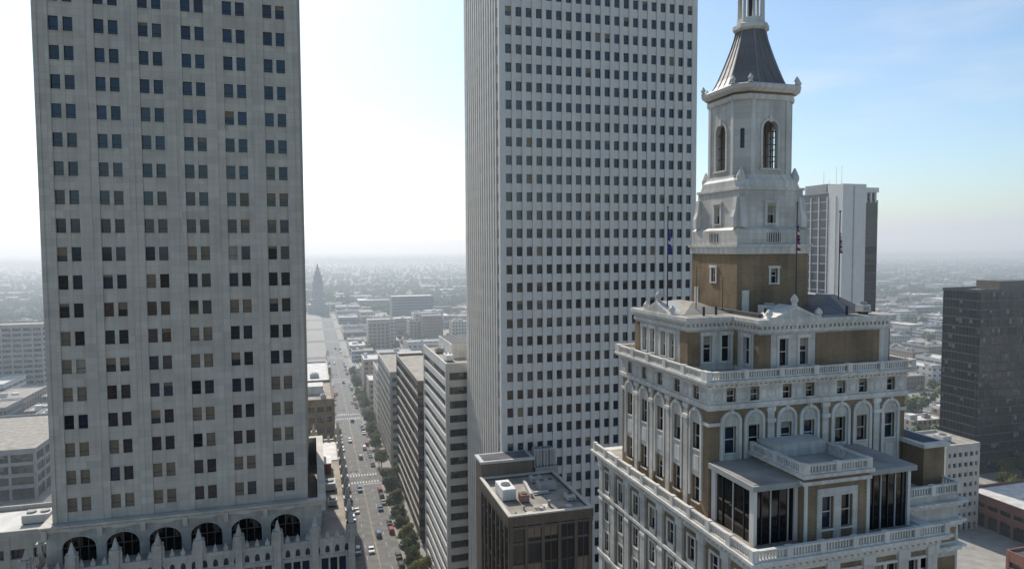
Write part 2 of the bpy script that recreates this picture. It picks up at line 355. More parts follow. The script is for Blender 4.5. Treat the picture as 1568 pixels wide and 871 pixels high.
b.box('duct','ltgrey',40,43,123.0,123.5,52.7,53.1);b.cyl('vent','grey',41,117,52.5,53.6,.3,.3);b.cyl('vent','grey',36,116.5,52.5,53.3,.2,.2);b.cyl('vent','ltgrey',39,115.6,52.5,53.0,.45,.35)
for q in range(7): b.cyl('vent','grey',34+q*1.9,115+(q*5)%7,52.5,53.0,.12,.12,6)
for i in range(5): b.box('roof_patch','roofdark' if i%2 else 'roofwhite',36+i*2,37.2+i*2,114.5+i%3,115.6+i%3*1.3,52.504+i*.004,52.52+i*.004)
b.box('penthouse','bronze',32.4,43.5,134.2,139.4,0,55.8);b.box('penthouse_cap','ltgrey',32.2,43.7,134.0,139.6,55.8,56.3);b.box('penthouse_roof','roofdark',33,43,134.6,139,56.3,56.35)
b.box('mechanical_base','grey',44,49,134.2,139.4,0,54)
for i in range(3): hvac(b,44.9+i*1.5,136,54,1.3,3,3.4,'grey',1)
for i in range(7): b.box('pipes','ltgrey',43.8+i*.7,43.9+i*.7,134.1,134.25,54,57.8)
b.box('pipes','ltgrey',43.8,48.4,134.05,134.2,57.7,57.85)
b.done()
# ================================================================ banded office blocks
def banded(name,x0,x1,y0,y1,H,pit,band,bm,gm,proj=.3,pier=None,fin=None):
    b=B(name);b.box('core','darkmet',x0+.8,x1-.8,y0+.8,y1-.8,0,H-.3)
    for fi,F in enumerate(fourfaces(b,x0,x1,y0,y1)):
        W=(x1-x0) if fi in(0,3) else (y1-y0);aa=0 if fi in(0,3) else .8
        n=int(H/pit)
        for r in range(n):
            z=H-pit*(r+1)
            F.box('floor_bands',bm,aa,W-aa,z+pit-band,z+pit-.01,-.8,0)
            k=max(2,int(W/1.6))
            for i in range(k):
                F.pane('glass',gm if random.random()<.8 else 'g_mid',W*i/k,W*(i+1)/k,z,z+pit-band,-.55,.02)
                if random.random()<.12: F.pane('blinds','blind',W*i/k+.1,W*(i+1)/k-.1,z+(pit-band)*random.uniform(.3,.7),z+pit-band,-.5,0)
                F.box('mullions','darkmet',W*i/k-.04,W*i/k+.04,z,z+pit-band,-.6,-.45)
        if pier:
            m=max(1,round(W/pier))
            for i in range(m+1):
                c=min(max(W*i/m,.5),W-.5);F.box('piers',bm,c-.45,c+.45,0,H-.02,-.5,.06)
    b.box('roof','gravel',x0+.5,x1-.5,y0+.5,y1-.5,H-.25,H-.1)
    parapet(b,x0+.01,x1-.01,y0+.01,y1-.01,H,.8,.4,bm)
    return b
b=banded('striped_office_building',33,56,175.5,213,69,3.75,1.75,'ltgrey','g_black',pier=37)
b.box('penthouse','roofwhite',37,50,188,208,69,73);b.box('penthouse_roof','roofdark',37.3,49.7,188.3,207.7,73,73.1)
hvac(b,35.5,185,69,2,4,1.8,'white',2);hvac(b,35.6,200,69,2,3,1.4,'grey',1);b.done()
b=banded('dark_glass_office_building',33,62,226,287,55,4.1,1.0,'bronze','g_black',pier=None)
hvac(b,42,240,55,6,5,2.6,'grey',2);hvac(b,50,262,55,8,7,3,'roofwhite',3);b.done()
b=banded('beige_office_building',33,66,312,372,43,3.9,2.0,'beige','g_dark',pier=5)
b.box('penthouse','beige',40,52,330,345,43,48);b.done()
b=banded('tan_office_building',33,60,376,405,33,3.9,2.0,'cream','g_dark',pier=4);b.done()
b=banded('brown_brick_building',-22,6.6,249,286,46,3.7,1.9,'brick','g_dark',pier=3.2)
b.box('stair_bulkhead','roofwhite',-4,3,262,270,46,49);hvac(b,3,254,46,2,2,1.5);b.done()
b=banded('white_roof_office_building',-30,6.4,312,372,40,3.9,2,'cream','g_dark',pier=4)
b.box('roof_sheet','roofwhite',-29,5.6,313,371,39.95,40.05);hvac(b,0,330,40,4,4,2);b.done()
b=banded('parapet_block_building',-20,6.8,196,240,30,3.8,2,'beige','g_dark',pier=4);b.box('roof_sheet','roofwhite',-19,6,197,239,29.95,30.05);hvac(b,2,215,30,3,3,2);b.done()
b=banded('stone_office_building',-92,-38,125,138,54.5,3.8,2.2,'beige','g_dark',pier=3.2);b.box('roof_sheet','roofwhite',-91,-39,126,137,54.45,54.55)
hvac(b,-45,131,54.5,4,3,1.6,'ltgrey',2);hvac(b,-56,130,54.5,3,3,1.3,'grey',1);b.done()
b=banded('parking_garage',-200,-108,314,380,20,4.6,1.4,'grey','g_black',pier=9);b.done()
b=banded('grey_apartment_building',-262,-177,535,560,49,3.6,1.6,'grey','g_dark',pier=6);b.done()
b=banded('cream_office_building',209,224,182,200,30,3.6,2.1,'cream','g_dark',pier=2.6);hvac(b,216,190,30,4,4,2);b.done()
b=banded('red_brick_building',226,275,162,190,11,3.8,2.2,'redbrick','g_dark',pier=5);b.box('roof_sheet','roofwhite',227,274,163,189,10.95,11.05);hvac(b,240,175,11,4,4,1.8,'white',2);b.done()
b=banded('brick_warehouse',196,232,128,150,9,4.0,2.4,'redbrick','g_dark',pier=5);b.box('roof_sheet','roofdark',197,231,129,149,8.95,9.05);hvac(b,212,140,9,4,4,1.8,'ltgrey',2);hvac(b,222,136,9,3,2,1.4,'white',1);b.done()
b=banded('bronze_glass_tower',274,345,225,243,80,3.9,.5,'darkmet','g_bronze');b.box('penthouse','bronze',290,330,229,240,80,84);b.done()
# ================================================================ far glass tower with white core
b=B('glass_and_white_core_tower')
x0,x1,y0,y1=224,243.5,250,284
b.box('core','g_black',x0+.5,x1-.5,y0+.5,y1-.5,0,123)
fs=fourfaces(b,x0,x1,y0,y1);F=fs[1];W=y1-y0
for r in range(31):
    z=4*r
    for k in range(10): F.pane('glass','g_blue' if random.random()<.75 else 'g_dark',W*k/10,W*(k+1)/10,z,z+4,-.2,.03)
    F.box('floor_bands','grey',2,W-.5,z+3.5,z+4,-.2,0)
for k in range(6): F.box('fins','white_conc',4+W*k/6.5,4.5+W*k/6.5,0,122,-.2,.25)
F.box('end_pier','white_conc',0,4,0,125.5,-.3,.3)
F=fs[0]
F.box('white_core','white_conc',0,12.5,0,127,-8,.6);F.box('white_core_groove','grey',5.5,6.3,0,126,.601,.65)
for r in range(30):
    z=4*r;F.pane('glass','g_black',12.5,19.5,z,z+4,.05,.03);F.box('bands','darkmet',12.5,19.5,z+3.6,z+4,0,.12)
for i in range(3): F.box('crown_fins','white_conc',12.6+i*2.6,13.3+i*2.6,119,125.5,-3,.3)
F.box('crown_cap','white_conc',12.51,19.6,123.5,125.6,-6,.4)
b.box('roof','gravel',x0+.5,x1-.5,y0+.5,y1-.5,123,123.3);b.box('penthouse','grey',226,240,262,276,123,128)
b.box('cooling_tower','white_conc',226,232,258.5,261,123.3,127.5)
for i,(q,h) in enumerate([(228,134),(231,130),(235,136.5),(238,137)]): b.cyl('antenna','white',q,266,127,h,.12,.08,6)
b.done()
# ================================================================ church tower, far
b=B('art_deco_church_tower')
for (h,z0,z1) in((15,0,14),(11,14,22),(8,22,50),(6.6,50,59),(4.8,59,65),(2.8,65,70)):
    b.loft('tower_stages','grey',[[(8+sx*w,1100+sy*w,z) for sx,sy in((-1,-1),(1,-1),(1,1),(-1,1))] for w,z in((h,z0),(h*.96,z1))])
for i in(-5.5,-1.8,1.8,5.5): b.box('fins','beige',8+i-.5,8+i+.5,1091.5,1092.4,22,57)
b.cyl('spire','bronze',8,1100,70,77,1.7,.1,8);b.done()
# ================================================================ historic building
b=B('ornate_brick_office_building')
ST=[(0,.25,.15),(.25,.6,.3),(.9,1.15,.75),(1.15,1.4,.95)]
LX0,LX1,LY0,LY1=32.6,50.4,44.7,74.4;LT=75.0
b.box('lower_core','brick',LX0+.37,LX1-.37,LY0+.37,LY1-.37,0,LT)
for fi,F in enumerate(fourfaces(b,LX0,LX1,LY0,LY1)):
    W=(LX1-LX0) if fi in(0,3) else (LY1-LY0);nb=5 if fi in(0,3) else 8;bp=W/nb;aa=0 if fi in(0,3) else .35
    rows=[];
    for r in range(20):
        z=72.6-3.55*r
        rows.append((z-1.05,z+1.05,[(bp*(k+.5)+q,1.15) for k in range(nb) for q in((-.72,.72) if fi in(0,3) else (0,))]))
    F.wall('lower_wall','brick',aa,W-aa,0,LT,[r for r in rows if r[0]>0],.35,0,win_hist)
    for r in rows[:12]:
        z0,z1=r[0],r[1]
        for (c,w) in r[2]:
            F.box('window_surrounds','terra_trim',c-w/2-.22,c-w/2,z0,z1+.25,0,.1);F.box('window_surrounds','terra_trim',c+w/2,c+w/2+.22,z0,z1+.25,0,.102)
            F.box('window_surrounds','terra_trim',c-w/2,c+w/2,z1,z1+.25,0,.098)
            F.box('spandrel_panels','terra',c-w/2-.1,c+w/2+.1,z0-1.1,z0-.2,.004,.06)
    for k in range(nb+1):
        c=min(max(bp*k,.5),W-.5);F.box('pilasters','terra',c-.5,c+.5,0,LT-.2,.0,.24)
        F.box('capitals','terra_trim',c-.6,c+.6,LT-1.0,LT-.21,.0,.34)
        F.box('capitals','terra_trim',c-.55,c+.55,LT-5.0,LT-4.7,.0,.31)
    F.box('belt_course','terra_trim',-.28,W+.28,70.7,71.0,0,.28);F.box('belt_course','terra_trim',-.33,W+.33,63.5,63.9,0,.33)
    F.cornice(0,W,LT-.6,ST,dent=(.62,.88,.6,.6))
b.box('terrace_floor','gravel',LX0,LX1,LY0,LY1,LT+.5,LT+.78)
FL=fourfaces(b,LX0-.75,LX1+.6,LY0-.75,LY1+.5)
FL[0].balustrade(0,LX1-LX0+1.35,LT+.81,0);FL[1].balustrade(0,LY1-LY0+1.25,LT+.81,0,sp=.34)
# right wing
b.box('wing_core','terra',50.4,57.2,48.4,70,0,77.2)
for F,W in((Fc(b,(50.75,48.4,0),(1,0,0),(0,-1,0)),6.45),(Fc(b,(57.2,48.4,0),(0,1,0),(1,0,0)),20)):
    g=1 if W<10 else 0
    for z in(76.0,74.2,71.8,68): F.box('wing_courses','terra_trim',-.25*(1-g),W+.25,z,z+.35,-.05,.25);F.box('wing_courses','terra_trim',-.5*(1-g),W+.5,z+.35,z+.55,-.05,.5)
    F.box('wing_brick','brick',.3,W-.3,69.2,71.2,0,.04);F.box('wing_brick','brick',.3,W-.3,72.6,73.9,0,.04)
    F.balustrade(.0,W,77.2,.2)
b.box('wing_upper','brick',54.9,57.4,50.2,58,77.21,81.0);b.box('wing_upper_cap','terra_trim',54.6,57.7,49.9,58.3,81.0,81.35);b.box('wing_upper_roof','roofdark',55.2,57.2,50.6,57.6,81.35,81.4)
# upper body
UX0,UX1,UY0,UY1=33.5,55.2,52.8,70.4
b.box('upper_core','brick',UX0+.42,UX1-.42,UY0+.42,UY1-.42,75.5,87.39)
def archunit(F,c,w=1.2,big=1.0):
    zs=84.25
    F.ring('arch_surrounds','terra_trim',c,zs,big*.82,big*1.08,0,.2,10)
    F.halfdisc('tympana','terra',c,zs,big*.84,.05)
    F.ring('tympanum_ribs','terra_trim',c,zs,big*.42,big*.5,.04,.1,8)
    F.box('arch_jambs','terra_trim',c-big*1.08,c-big*.82,77,zs,0,.18);F.box('arch_jambs','terra_trim',c+big*.82,c+big*1.08,77,zs,0,.18)
    F.box('keystones','terra_trim',c-.14,c+.14,zs+big*.8,zs+big*1.18,.0,.28)
def upper_face(F,W,cs,aa,single):
    rows=[(76.6,78.9,[(c,1.15) for c in cs]),(81.5,83.8,[(c,1.15) for c in cs]),(86.1,87.15,[(c,.95) for c in cs])]
    F.wall('upper_wall','brick',aa,W-aa,75.6,87.4,rows,.4,0,win_hist)
    for c in cs:
        archunit(F,c)
        F.box('arch_infill','terra',c-.82,c-.575,79,83.9,0,.05);F.box('arch_infill','terra',c+.575,c+.82,79,83.9,0,.05)
        F.box('spandrel_panels','terra',c-.575,c+.575,79.0,81.3,0,.055);F.box('arch_infill','terra',c-.82,c+.82,83.9,84.25,0,.055)
        F.box('spandrel_panels','terra_trim',c-.5,c+.5,79.5,80.9,.055,.1)
    ed=[0]+[q for c in cs for q in(c-.475,c+.475)]+[W]
    for i in range(0,len(ed),2):
        a0,a1=ed[i],ed[i+1];F.box('frieze','terra',a0-(.1 if i==0 else 0),a1+(.1 if i==len(ed)-2 else 0),85.95,87.39,0,.1)
        if a1-a0>.8:
            m=(a0+a1)/2;F.b.loft('medallions','terra_trim',[[F.P(m+rr*math.cos(t*math.pi/5),86.65+rr*math.sin(t*math.pi/5),dd) for t in range(10)] for rr,dd in((.42,.1),(.34,.18),(.2,.14))])
            F.box('frieze_panels','terra_trim',a0+.1,m-.5,86.3,87.0,.1,.13) if m-.5>a0+.15 else None
            F.box('frieze_panels','terra_trim',m+.5,a1-.1,86.3,87.0,.1,.13) if m+.5<a1-.15 else None
    F.box('belt_course','terra_trim',-.26,W+.26,85.6,85.94,0,.26);F.box('belt_course','terra_trim',-.14,W+.14,85.42,85.6,0,.14)
    for i in range(len(cs)+1):
        a=0 if i==0 else cs[i-1];z=W if i==len(cs) else cs[i];g=z-a
        if i in(0,len(cs)): m=a+.55 if i==0 else z-.55
        else: m=(a+z)/2
        if g>3 or (single and 0<i<len(cs)):
            F.box('pilasters','terra',m-.34,m+.34,75.8,85.4,0,.16);F.box('pilaster_capitals','terra_trim',m-.44,m+.44,84.0,84.35,0,.3);F.box('pilaster_capitals','terra_trim',m-.44,m+.44,85.0,85.4,.0,.24)
        elif i in(0,len(cs)):
            F.box('corner_bands','terra_trim',m-.67 if i==0 else m-.55,m+.55 if i==0 else m+.67,84.0,84.3,0,.12)
    F.cornice(0,W,87.0,[(.4,.6,.2),(.78,.95,.6),(.95,1.15,.75)],dent=(.6,.78,.42,.5))
fu=fourfaces(b,UX0,UX1,UY0,UY1)
upper_face(fu[0],UX1-UX0,[2.2,4.65,8.1,10.6,14.1,16.6,19.9],0,False)
upper_face(fu[1],UY1-UY0,[2.0+3.4*i for i in range(5)],.4,True)
upper_face(fu[2],UY1-UY0,[2.0+3.4*i for i in range(5)],.4,True)
upper_face(fu[3],UX1-UX0,[2.2,4.65,8.1,10.6,14.1,16.6,19.9],0,False)
b.box('upper_deck','gravel',UX0,UX1,UY0,UY1,87.41,88.165)
FB=fourfaces(b,UX0-.6,UX1+.6,UY0-.6,UY1+.6)
FB[0].balustrade(0,UX1-UX0+1.2,88.17,0,.8,ped=3.6,sp=.26);FB[1].balustrade(.4,UY1-UY0+.8,88.17,0,.8,ped=3.4,sp=.26);FB[2].balustrade(.4,UY1-UY0+.8,88.17,0,.8,ped=3.4);FB[3].balustrade(0,UX1-UX0+1.2,88.17,0,.8,ped=3.6)
# attic storey
AZ=88.1;AT=92.7
b.box('attic_core','terra',34.35,53.4,57.55,67.9,AZ,AT-.01);b.box('attic_core','terra',39.35,53.4,53.95,57.55,AZ,AT-.01)
def attic(O,e,n,W,wins,brk=((0,1.1),),full=None,aa0=0,aa1=0,mat='terra',zo=0):
    F=Fc(b,O,e,n);F.O.z+=zo
    F.wall('attic_wall',mat,aa0,W-aa1,AZ,AT,[(89.0,91.5,[(c,.95) for c in wins])] if wins else [],.4,0,win_hist)
    for c in wins:
        F.box('window_surrounds','terra_trim',c-.72,c-.475,88.9,91.5,0,.08);F.box('window_surrounds','terra_trim',c+.475,c+.72,88.9,91.5,0,.08);F.box('window_surrounds','terra_trim',c-.8,c+.8,91.5,91.85,.0,.14)
    for a0,a1 in brk: F.box('brick_panels','brick',a0-(.05 if a0==0 else 0),a1,AZ+.5,91.9,0,.05)
    F.box('attic_cornice','terra_trim',-.15,W+.15,92.1,92.4,0,.15);F.box('attic_cornice','terra_trim',-.3,W+.3,92.7,92.95,-.4,.3);F.box('attic_cornice','terra_trim',-.42,W+.42,92.95,93.3,-.4,.42)
    n_=int(W/.45)
    for i in range(n_): F.box('attic_dentils','terra_trim',W*(i+.2)/n_,W*(i+.75)/n_,92.42,92.7,0,.2)
    return F
FA=attic((33.9,68,0),(0,-1,0),(-1,0,0),10.9,[2.2,3.9,6.2,7.9],((0,1.0),(9.5,10.94)))
attic((33.9,57.1,0),(1,0,0),(0,-1,0),4.98,[2.1,4.1],((0,1.3),),aa0=.4)
attic((38.9,57.1,0),(0,-1,0),(-1,0,0),3.9,[2.0],((.0,.6),(3.1,3.94)),aa1=0,zo=.009)
FC=attic((38.9,53.2,0),(1,0,0),(0,-1,0),7.4,[2.6,4.8],((0,1.2),(6.1,7.4)),aa0=.4)
attic((46.32,53.5,0),(1,0,0),(0,-1,0),7.5,[],((.1,6.3),),zo=-.007)
attic((53.82,53.5,0),(0,1,0),(1,0,0),14.5,[2.5,6,9.5],((0,1.2),),aa0=.4)
attic((53.82,68,0),(-1,0,0),(0,1,0),19.9,[3,7,11,15],((0,1.2),))
b.box('attic_roof','gravel',33.9,53.8,57.1,68,92.75,93.33);b.box('attic_roof','gravel',38.95,53.8,53.25,57.1,92.75,93.325)
def pediment(F,c,w,z,h,dp):
    V=[F.P(c-w/2,z,-dp),F.P(c+w/2,z,-dp),F.P(c,z+h,-dp),F.P(c-w/2,z,.35),F.P(c+w/2,z,.35),F.P(c,z+h,.35)]
    b.poly('pediments','terra_trim',V,[(0,1,2),(3,5,4),(0,3,4,1),(1,4,5,2),(2,5,3,0)])
    V=[F.P(c-w/2+.6,z+.12,.354),F.P(c+w/2-.6,z+.12,.354),F.P(c,z+h-.28,.354)];b.poly('pediment_field','terra',V,[(0,1,2)])
    for q,zz,s in((-w/2+.1,z,.8),(w/2-.1,z,.8),(0,z+h-.1,1.0)):
        F.b.loft('acroteria','terra_trim',[[F.P(c+q+r*math.cos(t*.785),zz+k*s,r*math.sin(t*.785)) for t in range(8)] for k,r in((0,.3),(.3,.2),(.55,.36),(.8,.3),(1.15,.06))])
pediment(FA,5.2,5.6,93.305,1.15,2.2);pediment(FC,3.7,5.6,93.305,1.2,2.2)
def hip(x0,x1,y0,y1,z,h,mat='roofdark',ins=None):
    i=min(x1-x0,y1-y0)*.42 if ins is None else ins
    b.loft('hip_roof',mat,[[(x0,y0,z),(x1,y0,z),(x1,y1,z),(x0,y1,z)],[(x0+i,y0+i,z+h),(x1-i,y0+i,z+h),(x1-i,y1-i,z+h),(x0+i,y1-i,z+h)]])
hip(47.6,53.4,55.2,65,93.35,1.7,'roofmetal');hip(34.6,39.6,59,67,93.35,1.0,'gravel')
b.box('roof_plinth','roofdark',39.7,40.2,54.5,67,93.35,93.7);hvac(b,42,56,93.34,1.6,1.3,1.0);hvac(b,51.5,54.4,93.34,1.0,.9,.9)
for q in((36,57.8),(37.6,58.2),(40.8,55),(49.5,54.3)): b.cyl('vents','darkmet',q[0],q[1],93.3,94.2,.12,.12,8)
# ---- belfry tower
CX,CY=44.5,63.0
def sq(h,z,c=0):
    if c==0: return [(CX-h,CY-h,z),(CX+h,CY-h,z),(CX+h,CY+h,z),(CX-h,CY+h,z)]
    return [(CX-h+c,CY-h,z),(CX+h-c,CY-h,z),(CX+h,CY-h+c,z),(CX+h,CY+h-c,z),(CX+h-c,CY+h,z),(CX-h+c,CY+h,z),(CX-h,CY+h-c,z),(CX-h,CY-h+c,z)]
def tf(h): return fourfaces(b,CX-h,CX+h,CY-h,CY+h)
b.box('tower_brick_core','brick',CX-3.8,CX+3.8,CY-3.8,CY+3.8,93.3,99.1)
for i,F in enumerate(tf(4.2)):
    aa=0 if i in(0,3) else .4
    F.wall('tower_brick','brick',aa,8.4-aa,93.3,99.2,[(96.3,97.7,[(4.3,.8)])],.4,0,win_hist)
    for q in(3.68,4.7): F.box('tower_window_trim','terra_trim',q,q+.22,96.1,97.75,0,.08)
    F.box('tower_window_trim','terra_trim',3.6,5.0,97.75,98.0,.0,.12)
    F.box('tower_door','terra_trim',.6,1.4,93.4,95.6,0,.05)
    F.box('tower_band','terra_trim',-.15,8.55,99.2,99.9,-.5,.15);F.box('tower_band','terra_trim',-.3,8.7,99.9,100.15,-.5,.3)
b.loft('tower_plinth','terra',[sq(4.2,100.16),sq(4.2,101.6),sq(3.95,101.85)])
for F in tf(4.2):
    F.box('plinth_grille','darkmet',3.4,5.0,100.4,101.3,0,.03)
    for q in range(6): F.box('plinth_grille_bars','terra_trim',3.45+q*.27,3.55+q*.27,100.4,101.3,.03,.07)
for i,F in enumerate(tf(3.75)):
    aa=0 if i in(0,3) else .4
    F.wall('tower_stage','terra',aa,7.5-aa,101.85,105.6,[(102.3,104.1,[(3.75,.95)])],.4,0,win_hist)
    F.box('tower_window_trim','terra_trim',2.95,3.25,102.0,104.3,0,.1);F.box('tower_window_trim','terra_trim',4.25,4.55,102.0,104.3,0,.1);F.box('tower_window_trim','terra_trim',2.85,4.65,104.3,104.55,0,.18)
    F.box('tower_stage_trim','terra_trim',-.12,7.62,105.6,105.85,-.4,.12)
    for s_,dr in((.0,-1),(7.5,1)):
        pts=[(0,101.87),(0,104.9),(.25,104.9),(.4,103.6),(.62,102.9),(.62,101.87)]
        v=[F.P(s_-.02*dr,z+F.k,-.0+p) for p,z in pts]+[F.P(s_-.6*dr,z+F.k,-.0+p) for p,z in pts]
        n=6;b.poly('scroll_buttresses','terra_trim',v,[tuple(range(n)),tuple(range(2*n-1,n-1,-1))]+[(i,(i+1)%n,(i+1)%n+n,i+n) for i in range(n)])
b.box('tower_floor','darkmet',CX-3.3,CX+3.3,CY-3.3,CY+3.3,101.9,102.0)
b.loft('belfry_base','terra_trim',[sq(3.75,105.86,.5),sq(3.75,106.6,.9),sq(3.55,106.9,1.1),sq(3.5,107.2,1.15)])
H_=3.4;cc=1.15;BT=114.6
for F in tf(H_):
    F.archpanel('belfry_wall','terra',cc,2*H_-cc,107.2,BT,H_,1.75,107.8,111.7,-.45,0)
    F.ring('belfry_arches','terra_trim',H_,111.7,.88,1.12,0,.12)
    F.box('belfry_jambs','terra_trim',H_-1.12,H_-.88,107.8,111.7,0,.1);F.box('belfry_jambs','terra_trim',H_+.88,H_+1.12,107.8,111.7,0,.1);F.box('belfry_jambs','terra_trim',H_-1.2,H_+1.2,107.6,107.8,0,.2)
    F.box('belfry_keystones','terra_trim',H_-.16,H_+.16,112.4,113.0,.0,.2)
    for q in(-.3,.3): F.box('belfry_tracery','darkmet',H_+q-.05,H_+q+.05,107.8,112.3,-.3,-.22)
    for z in(109,110.2,111.5): F.box('belfry_tracery','darkmet',H_-.86,H_+.86,z-.04,z+.04,-.31,-.23)
    for a in(cc,2*H_-cc-.4): F.box('belfry_pilasters','terra_trim',a,a+.4,107.2,BT,0,.12)
for sx,sy in((-1,-1),(1,-1),(1,1),(-1,1)):
    O=Vector((CX+sx*H_,CY+sy*(H_-cc),0));Q=Vector((CX+sx*(H_-cc),CY+sy*H_,0));F=Fc(b,O,Q-O,(sx,sy,0));L=(Q-O).length
    F.archpanel('belfry_wall','terra',0,L,107.2,BT,L/2,.42,109.8,111.6,-.4,0)
    F.pane('belfry_slits','g_dark',L/2-.25,L/2+.25,109.7,112,-.3,0)
    C=(O+Q)/2+Vector((sx,sy,0))*.35
    b.loft('urns','terra_trim',[[(C.x+r*math.cos(t*.785),C.y+r*math.sin(t*.785),z) for t in range(8)] for r,z in((.35,105.85),(.3,106.4),(.42,106.6),(.45,107.0),(.25,107.5),(.08,107.9))])
b.loft('belfry_cornice','terra_trim',[sq(3.55,BT,1.15),sq(3.6,BT+.2,1.15),sq(3.6,BT+.5,1.15)])
b.loft('belfry_frieze','brick',[sq(3.5,BT+.5,1.15),sq(3.5,BT+.75,1.15)])
b.loft('belfry_cornice','terra_trim',[sq(3.7,BT+.75,1.15),sq(4.0,BT+1.05,1.2),sq(4.05,BT+1.4,1.2),sq(3.9,BT+1.55,1.2)])
for (x,y,z) in sq(3.9,116.1,1.2):
    b.loft('roof_acroteria','terra_trim',[[(x+r*math.cos(t*.785),y+r*math.sin(t*.785),zz) for t in range(8)] for r,zz in((.26,116.1),(.16,116.35),(.28,116.55),(.05,116.95))])
prof=[(3.75,116.1),(3.5,116.5),(3.15,117.2),(2.7,118.3),(2.25,119.5),(1.9,120.5),(1.62,121.4),(1.45,122.2)]
oc=lambda h,z:[(CX+h*1.06*math.cos(math.pi/8+i*math.pi/4),CY+h*1.06*math.sin(math.pi/8+i*math.pi/4),z) for i in range(8)]
b.loft('spire_roof','roofmetal',[oc(h,z) for h,z in prof])
for i in range(8):
    for (h0,z0),(h1,z1) in zip(prof[:-1],prof[1:]):
        for fr in(0,.33,.67):
            A=oc(h0,z0);Bq=oc(h1,z1)
            p=Vector(A[i]).lerp(Vector(A[(i+1)%8]),fr);q=Vector(Bq[i]).lerp(Vector(Bq[(i+1)%8]),fr);o=(p-Vector((CX,CY,p.z))).normalized();wd=.06 if fr==0 else .025;t=Vector((-o.y,o.x,0))*wd
            b.loft('spire_seams','seam' ,[[p-t-o*.05,p+t-o*.05,p+t+o*.06,p-t+o*.06],[q-t-o*.05,q+t-o*.05,q+t+o*.06,q-t+o*.06]])
b.loft('lantern_base','terra_trim',[oc(1.5,122.2),oc(1.75,122.4),oc(1.75,122.8),oc(1.35,123.0),oc(1.35,123.5)])
for i in range(8):
    x,y,z=oc(1.15,0)[i];b.cyl('lantern_columns','terra_trim',x,y,123.5,126.0,.17,.14,8)
b.cyl('lantern_core','darkmet',CX,CY,123.5,126.0,.25,.25)
b.loft('lantern_top','terra_trim',[oc(1.3,126.0),oc(1.55,126.3),oc(1.5,126.6),oc(.9,127.6),oc(.3,129.8),oc(.06,133)])
# ---- terrace penthouses
def glassbox(x0,x1,y0,y1,z0,z1,nx,ny):
    b.box('penthouse_core','darkmet',x0+.4,x1-.4,y0+.5,y1,z0,z1)
    for fi,F in enumerate(fourfaces(b,x0,x1,y0,y1)):
        W=(x1-x0) if fi in(0,3) else (y1-y0);n=nx if fi in(0,3) else ny
        for i in range(n): F.pane('penthouse_glass','g_black',W*i/n,W*(i+1)/n,z0,z1,-.2,.015)
        for i in range(1,n): F.box('penthouse_mullions','darkmet' if i%2 else 'ltgrey',W*i/n-.04,W*i/n+.04,z0,z1,-.2,-.1)
        F.box('penthouse_posts','white_conc',0 if fi in(0,3) else .3,.3 if fi in(0,3) else .6,z0,z1,-.3,.0);F.box('penthouse_posts','white_conc',W-.3 if fi in(0,3) else W-.6,W if fi in(0,3) else W-.3,z0,z1,-.3,.0)
    b.box('penthouse_slab','grey',x0-.35,x1+.3,y0-.35,y1,z1,z1+.45);b.box('penthouse_roof','gravel',x0-.1,x1,y0-.1,y1,z1+.45,z1+.49)
glassbox(33.7,37.9,46.5,52.6,75.8,80.4,5,4)
glassbox(44.7,49.3,46.3,52.6,75.8,80.7,6,4)
b.box('bay_core','brick',37.9+.42,44.4-.42,46.22,52.7,75.79,81.15)
F=Fc(b,(37.9,45.8,0),(1,0,0),(0,-1,0))
F.wall('bay_wall','brick',0,6.5,75.8,81.2,[(76.8,79.5,[(2.3,1.1),(4.2,1.1)])],.4,0,win_hist)
for a0,a1 in((1.25,1.72),(2.88,3.62),(4.78,5.25)): F.box('bay_trim','terra',a0,a1,75.82,79.5,0,.1)
F.box('bay_trim','terra',1.25,5.25,79.52,80.2,.0,.12)
for a0,a1 in((0,.3),(6.2,6.5)): F.box('bay_trim','terra_trim',a0,a1,75.82,80.6,0,.1)
Fl=Fc(b,(37.9,52.7,0),(0,-1,0),(-1,0,0));Fr=Fc(b,(44.4,45.8,0),(0,1,0),(1,0,0))
Fl.box('bay_side','brick',0,6.5,75.81,81.19,-.4,0);Fr.box('bay_side','brick',.4,6.9,75.81,81.19,-.4,0)
for G,W in((F,6.5),(Fl,6.9),(Fr,6.9)):
    G.box('bay_cornice','terra_trim',-.15,W+.15,80.6,80.9,0,.15);G.box('bay_cornice','terra_trim',-.3,W+.3,81.2,81.5,-.4,.3);G.balustrade(-.1,W+.1,81.51,.15,.8,ped=3.3)
b.box('bay_roof','gravel',38,44.3,45.9,52.6,81.22,81.45)
b.box('bay_rear','terra',38.4,44.0,50.4,52.7,81.46,82.6)
# flags
def flag(x,y,z0,z1,mats,s=1):
    b.cyl('flagpole','darkmet',x,y,z0,z1,.07,.05,8);b.cyl('flagpole_ball','bronze',x,y,z1,z1+.18,.1,.1,8)
    n=8
    for i in range(n):
        w=.42*s*(.5+i/n*.7);zt=z1-2.0-i*.34*s;ph=math.sin(i*1.3)*.12
        b.poly('flag_cloth',mats[i%len(mats)],[(x+.05,y,zt),(x+.05+w,y+ph,zt-.12),(x+.05+w*.95,y-ph,zt-.42*s),(x+.05,y+.03,zt-.36*s)],[(0,1,2,3)])
flag(34.2,61.6,93.3,103.8,['flagblue','flagblue','flagblue','flagblue','flagwhite'],.9)
flag(45.0,56,93.3,104.0,['flagblue','flagred','flagwhite','flagred'],.9)
flag(50.9,57,93.3,103.3,['flagorange','flagblue'],.75)
b.cyl('mast','darkmet',36.5,60,93.3,98,.05,.03,6);b.cyl('mast','darkmet',39.5,60,93.3,97,.05,.03,6)
b.done()
